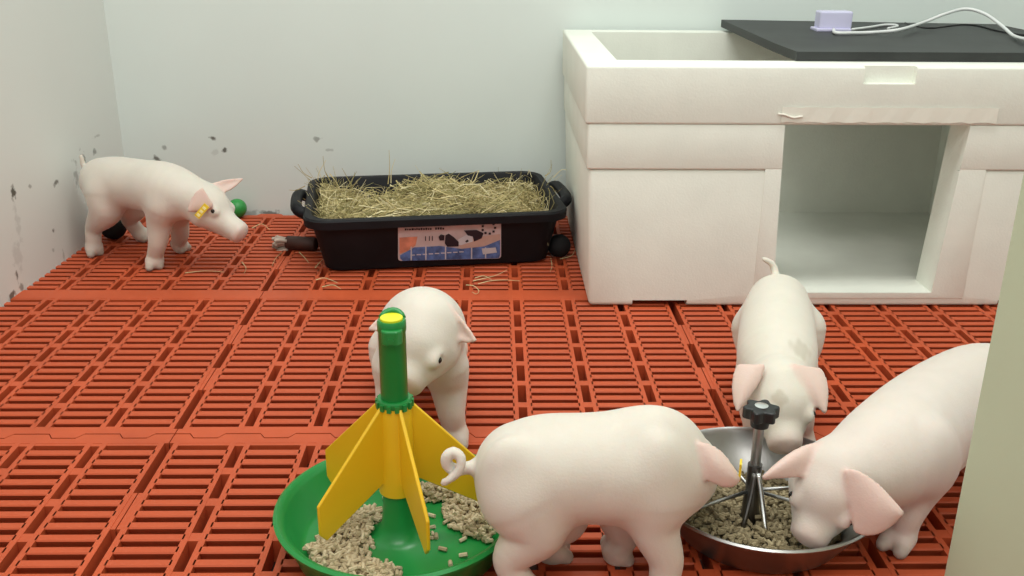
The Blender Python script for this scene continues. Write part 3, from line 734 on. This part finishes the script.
def pig(name, label, spine, legs, head, ears, tail, tagspec=None, patches=(), hs=1.0, skin=(.71, .645, .565), extra=()):
    """spine [(pos,r)]; legs [(top, foot_xy, kind, fwd)]; head (skull, snout, up); ears [(b1,b2,tip,cup,droop)] ; tail [pos]"""
    allp = [p for p, _ in spine] + [l[0] for l in legs] + [Vector((l[1][0], l[1][1], 0)) for l in legs] + [head[0], head[1]] + list(tail) + [e[2] for e in ears]
    lo = [min(p[i] for p in allp) - .09 for i in range(3)]; hi = [max(p[i] for p in allp) + .09 for i in range(3)]; lo[2] = -.012
    f = Field(lo, hi); tags = []
    sp_ = bezier([p for p, _ in spine], 5); rr_ = [v.x for v in bezier([Vector((r, 0, 0)) for _, r in spine], 5)]
    f.chain(sp_, rr_, .02)
    for c_, ax_, rad, k in extra: f.ell(c_, ax_, rad, k)
    Z = Vector((0, 0, 1))
    for top, foot, kind, fwd in legs:
        top = Vector(top); ft = Vector((foot[0], foot[1], 0)); fw = Vector((fwd[0], fwd[1], 0)).normalized(); sd = Vector((-fw.y, fw.x, 0))
        def at(t, off=0): return ft + (top - ft) * t + fw * off
        if kind == 'f':
            js = [(at(1), .034), (at(.76, -.005), .027), (at(.44, .004), .0195), (at(.22, .0), .0165), (at(.13, .003) , .0168)]
        else:
            js = [(at(1), .043), (at(.74, .014), .034), (at(.44, -.015), .0190), (at(.22, -.006), .0165), (at(.12, .002), .0168)]
        f.chain(bezier([p for p, _ in js], 5), [v.x for v in bezier([Vector((r, 0, 0)) for _, r in js], 5)], .016)
        for s_ in (-1, 1):
            a = js[-1][0] + sd * s_ * .0075; a.z = .018; b = ft + fw * .016 + sd * s_ * .0105; b.z = .0078
            f.cone(a, b, .0125, .0085, .004); tags.append(('hoof', np.array([tuple(b)])))
            dw = js[-1][0] - fw * .014 + sd * s_ * .008; dw.z = .022; f.cone(dw, dw - Z * .004 - fw * .001, .0045, .0035, .006)
    sk, sn, up = Vector(head[0]), Vector(head[1]), Vector(head[2]); d = (sn - sk); L_ = d.length; d.normalize(); up = (up - d * up.dot(d)).normalized(); sd = d.cross(up)
    f.cone(sk - d * .006 * hs, sk + d * .012 * hs, .041 * hs, .040 * hs, .012 * hs)
    for s_ in (-1, 1): f.cone(sk + d * .012 * hs - up * .012 * hs + sd * s_ * .018 * hs, sk + d * .040 * hs - up * .010 * hs + sd * s_ * .010 * hs, .027 * hs, .020 * hs, .010 * hs)
    f.cone(sk + d * .022 * hs - up * .002 * hs, sk + d * (L_ - .012 * hs) - up * .010 * hs, .032 * hs, .0190 * hs, .010 * hs)
    f.cone(sk + d * .03 * hs - up * .022 * hs, sk + d * (L_ - .020 * hs) - up * .0225 * hs, .019 * hs, .0105 * hs, .008 * hs)
    f.disc(sk + d * (L_ - .005 * hs) - up * .009 * hs, d, .0205 * hs, .0062 * hs, .004 * hs, .006 * hs)
    for s_ in (-1, 1): f.carve(sk + d * (L_ + .0015 * hs) - up * .009 * hs + sd * s_ * .0075 * hs, .0036 * hs, .002 * hs)
    f.cone(sk + d * (L_ - .016 * hs) - up * .004 * hs, sk + d * (L_ - .014 * hs) - up * .004 * hs, .0185 * hs, .0185 * hs, .01 * hs)
    eyes = []
    for s_ in (-1, 1):
        e = sk + d * .036 * hs + up * .0135 * hs + sd * s_ * .0275 * hs; f.ell(e, (d, up, sd), (.012 * hs, .009 * hs, .0085 * hs), .008 * hs); f.carve(e + sd * s_ * .0085 * hs + up * .001 * hs, .0042 * hs, .003 * hs); eyes.append(e + sd * s_ * .0045 * hs + up * .0012 * hs + d * .0015 * hs)
    tags.append(('snout', np.array([tuple(sk + d * (L_ + .002) - up * .009)])))
    for e in ears: make_ear(f, tags, *e)
    if tail:
        tp_ = bezier(tail, 6); m = len(tp_)
        for i in range(m - 1): f.cone(tp_[i], tp_[i+1], .0068 - .0032 * i / m, .0068 - .0032 * (i + 1) / m, .006 if i < 3 else .0015)
    f.F[:, :, f.ax[2] < .0006] = np.maximum(f.F[:, :, f.ax[2] < .0006], .001)
    V, Q = f.mesh()
    root = empty(name, (spine[0][0][0], spine[0][0][1], 0)); tag(root, label, 'piglet', 'piglets in the pen')
    o = mesh_obj('body', V, [tuple(q) for q in Q.tolist()], M['skin'], root, True)
    col = np.tile(np.array(skin), (len(V), 1))
    def mixin(wt, c): 
        global _c
        return col * (1 - wt[:, None]) + np.array(c) * wt[:, None]
    ctr = np.array([tuple(p) for p, _ in spine]).mean(0)
    nz_ = np.clip((.085 - V[:, 2]) / .05, 0, 1) * .35                 # pinker legs and belly skin
    col = mixin(nz_, (.66, .50, .42))
    for kind, pts in tags:
        bb0, bb1 = pts.min(0) - .05, pts.max(0) + .05; sel = np.where(((V > bb0) & (V < bb1)).all(1))[0]; dm = np.full(len(V), 9.0)
        if len(sel):
            best = np.full(len(sel), 9.0)
            for p in (pts if len(pts) < 400 else pts[::3]): best = np.minimum(best, ((V[sel] - p) ** 2).sum(1))
            dm[sel] = np.sqrt(best)
        if kind == 'ear': col = mixin(np.clip((.009 - dm) / .006, 0, 1) * .62, (.74, .49, .43))
        if kind == 'snout': col = mixin(np.clip((.030 - dm) / .014, 0, 1) * .55, (.72, .46, .41))
        if kind == 'hoof': col = mixin(np.clip((.0125 - dm) / .004, 0, 1) * .6, (.42, .36, .30))
    for c_, r_, k_ in patches:
        dd = np.sqrt(((V - np.array(tuple(c_))) ** 2).sum(1)); wob = .25 * np.sin(V[:, 0] * 420) * np.sin(V[:, 2] * 380)
        col = mixin(np.clip((1.1 + wob - dd / r_) * 2, 0, 1) * k_, (.34, .27, .17))
    set_tint(o, col)
    for e in eyes:
        bm = bmesh.new(); bmesh.ops.create_uvsphere(bm, u_segments=16, v_segments=10, radius=.0047); bmesh.ops.translate(bm, verts=bm.verts, vec=e)
        me = bpy.data.meshes.new('eye'); bm.to_mesh(me); bm.free(); me.materials.append(M['eye']); me.polygons.foreach_set('use_smooth', [True] * len(me.polygons))
        parent(link(bpy.data.objects.new('eye', me)), root)
    if tagspec:
        c_, ax, nrm, L2, W2 = tagspec; c_ = Vector(c_); ax = nv(ax); nrm = Vector(nrm); nrm = (nrm - ax * nrm.dot(ax)).normalized(); bt = nrm.cross(ax)
        def plate(l0, l1, w0, w1, z0, z1): return MB().add([c_ + ax * l + bt * w_ + nrm * z for z in (z0, z1) for l, w_ in ((l0,w0),(l1,w0),(l1,w1),(l0,w1))], [(3,2,1,0),(4,5,6,7),(0,1,5,4),(1,2,6,5),(2,3,7,6),(3,0,4,7)])
        t_ = plate(-L2, L2, -W2, W2, 0, .0022).build('ear_tag', M['tagy'], root); t_['label'] = 'yellow plastic ear tag'
        for k in (-.62, -.05, .52):
            q = plate(L2 * k - L2 * .16, L2 * k + L2 * .16, -W2 * .55, W2 * .55, .0021, .0027).build('tag_digit', M['tagn']); q.parent = t_
    return root

def xy(v): return (v.x, v.y)
# piglet in the corner
pig('piglet', 'white piglet with a yellow ear tag standing in the corner by the left wall',
    [(P(104,181,2.055), .050), (P(118,182,2.035), .054), (P(143,185,2.00), .053), (P(166,190,1.965), .057), (P(188,197,1.945), .047), (P(203,203,1.932), .040)],
    [(P(106,193,2.02), xy(G(92,255)), 'h', (.6,-.5)), (P(122,192,2.085), xy(G(143,240)), 'h', (.85,-.5)),
     (P(163,207,1.935), xy(G(153,268)), 'f', (.5,-.8)), (P(178,208,2.0), xy(G(179,251)), 'f', (.9,-.4))],
    (P(206,205,1.93), P(243,231,1.895), (0.35, 0, 1)),
    [(P(202,188,1.885), P(213,206,1.883), P(188,209,1.872), (-.0, -.005, .0), (0, 0, -.004)),
     (P(213,184,1.948), P(222,193,1.945), P(242,179,1.97), (0, .004, 0), (0, 0, 0))],
    [P(88,170,2.068), P(83,164,2.066), P(81,156,2.064)],
    (P(202,211,1.864), P(208,204,1.864) - P(197,217,1.864), (0, -1, .1), .0165, .006))
# piglet behind the green feeder
pb = P(422,330,1.23)
pig('piglet', 'white piglet standing behind the green feeder with yellow fins',
    [(P(414,326,1.39), .048), (P(416,328,1.33), .053), (P(422,331,1.235), .061), (P(421,327,1.185), .052), (P(421,326,1.155), .042)],
    [(P(396,350,1.37), (P(396,350,1.37).x, 1.41), 'h', (-.1,-1)), (P(440,350,1.37), (P(440,350,1.37).x, 1.41), 'h', (-.1,-1)),
     (P(396,366,1.22), xy(G(386,446)), 'f', (-.15,-1)), (P(445,368,1.22), xy(G(457,444)), 'f', (-.15,-1))],
    (P(424,332,1.15), P(402,382,1.090), (-.1, -.75, .65)),
    [(P(446,306,1.150), P(452,336,1.138), P(475,336,1.130), (-.002, .007, .0), (0, -.004, -.004)),
     (P(395,310,1.160), P(388,328,1.150), P(370,325,1.150), (.002, .007, 0), (0, -.004, -.004))],
    [P(414,318,1.435), P(412,322,1.46), P(410,330,1.465)], hs=1.14)
# piglet in front, side on
pig('piglet', 'white piglet with a curled tail standing side-on between green feeder and steel bowl',
    [(P(524,471,.905), .054), (P(548,470,.905), .060), (P(585,468,.905), .059), (P(632,468,.905), .061), (P(664,470,.912), .055), (P(679,469,.942), .041)],
    [(P(522,498,.882), xy(G(526,604)), 'h', (1,0)), (P(545,500,.932), xy(G(551,558)), 'h', (1,.1)),
     (P(655,498,.880), xy(G(667,604)), 'f', (1,0)), (P(630,500,.935), xy(G(612,560)), 'f', (1,0))],
    (P(681,466,.97), P(704,461,1.045), (.4, .0, 1)),
    [(P(700,443,.884), P(707,479,.870), P(739,472,.868), (0, -.009, .004), (.0, .0, -.008), 3.2),
     (P(708,462,.998), P(716,470,1.0), P(727,476,1.015), (0, .004, 0), (0, 0, -.006))],
    [P(480,467,.905), P(466,468,.90), P(455,470,.893), P(447,464,.888), P(447,456,.888), P(454,452,.890), P(461,458,.886), P(460,469,.882), P(453,477,.880), P(443,483,.880)],
    (P(739,470,.872), (0, 0, 1), (1, -.3, 0), .010, .006),
    extra=[(P(655,440,.905), ((1,0,0),(0,1,0),(0,0,1)), (.040,.026,.034), .03), (P(520,486,.878), ((.96,0,.26),(0,1,0),(-.26,0,.96)), (.040,.026,.058), .010), (P(657,478,.874), ((1,0,0),(0,1,0),(0,0,1)), (.031,.026,.052), .010)])
# piglet facing the camera over the bowl
tl, tr = P(757,385,1.215), P(798,385,1.215)
pig('piglet', 'white piglet with its head lowered over the steel bowl and back to the foam box',
    [(P(778,304,1.37), .046), (P(777,316,1.33), .051), (P(777,333,1.28), .054), (P(777,360,1.21), .054), (P(778,377,1.17), .045), (P(780,389,1.13), .038)],
    [(P(760,330,1.36), (P(760,330,1.36).x, 1.385), 'h', (0,-1)), (P(797,330,1.36), (P(797,330,1.36).x, 1.385), 'h', (0,-1)),
     (tl, (tl.x - .002, 1.185), 'f', (0,-1)), (tr, (tr.x + .004, 1.19), 'f', (.1,-1))],
    (P(780,392,1.115), P(787,444,1.055), (0, -.8, .6)),
    [(P(765,366,1.105), P(737,366,1.112), P(737,408,1.077), (.0, -.006, .006), (0, -.002, -.002)),
     (P(793,366,1.105), P(822,370,1.112), P(824,410,1.077), (.0, -.006, .006), (0, -.002, -.002))],
    [P(776,282,1.405), P(775,272,1.42), P(772,264,1.425), P(764,259,1.425)], patches=((P(780,398,1.072), .011, .35), (P(798,352,1.17), .018, .30)), skin=(.71, .655, .565))
# piglet on the right
hd = Vector((-.735, -.68, 0)); rt_ = Vector((-.68, .735, 0)); lf = -rt_
sh = P(895,448,.985); hp = P(974,390,1.155)
pig('piglet', 'pinkish white piglet eating from the steel bowl, rump behind the cream partition',
    [(P(1000,381,1.20), .050), (hp, .061), (P(932,419,1.07), .066), (sh, .062), (P(866,466,.955), .052), (P(845,474,.945), .042)],
    [(hp + lf * .03 - Vector((0,0,.02)), xy(hp + lf * .042 - hd * .012), 'h', hd), (hp + rt_ * .03 - Vector((0,0,.02)), xy(hp + rt_ * .036 - hd * .012), 'h', hd),
     (sh + lf * .030 - hd * .014 - Vector((0,0,.014)), xy(G(897,548)), 'f', hd), (sh + rt_ * .026 - hd * .03 - Vector((0,0,.014)), xy(sh + rt_ * .030 - hd * .085), 'f', hd)],
    (P(833,480,.938), P(808,538,.902), (-.3, -.75, .6)),
    [(P(846,468,.905), P(856,534,.880), P(902,511,.868), (.0, -.009, .003), (0, 0, -.002)),
     (P(820,444,.952), P(802,476,.925), P(763,460,.915), (.0, -.006, .008), (.003, 0, -.022))],
    [P(1025,372,1.235), P(1035,368,1.25), P(1040,376,1.26)], extra=[(sh + lf * .036 + Vector((0,0,.004)), ((1,0,0),(0,1,0),(0,0,1)), (.034,.034,.050), .010)], skin=(.71, .625, .56))
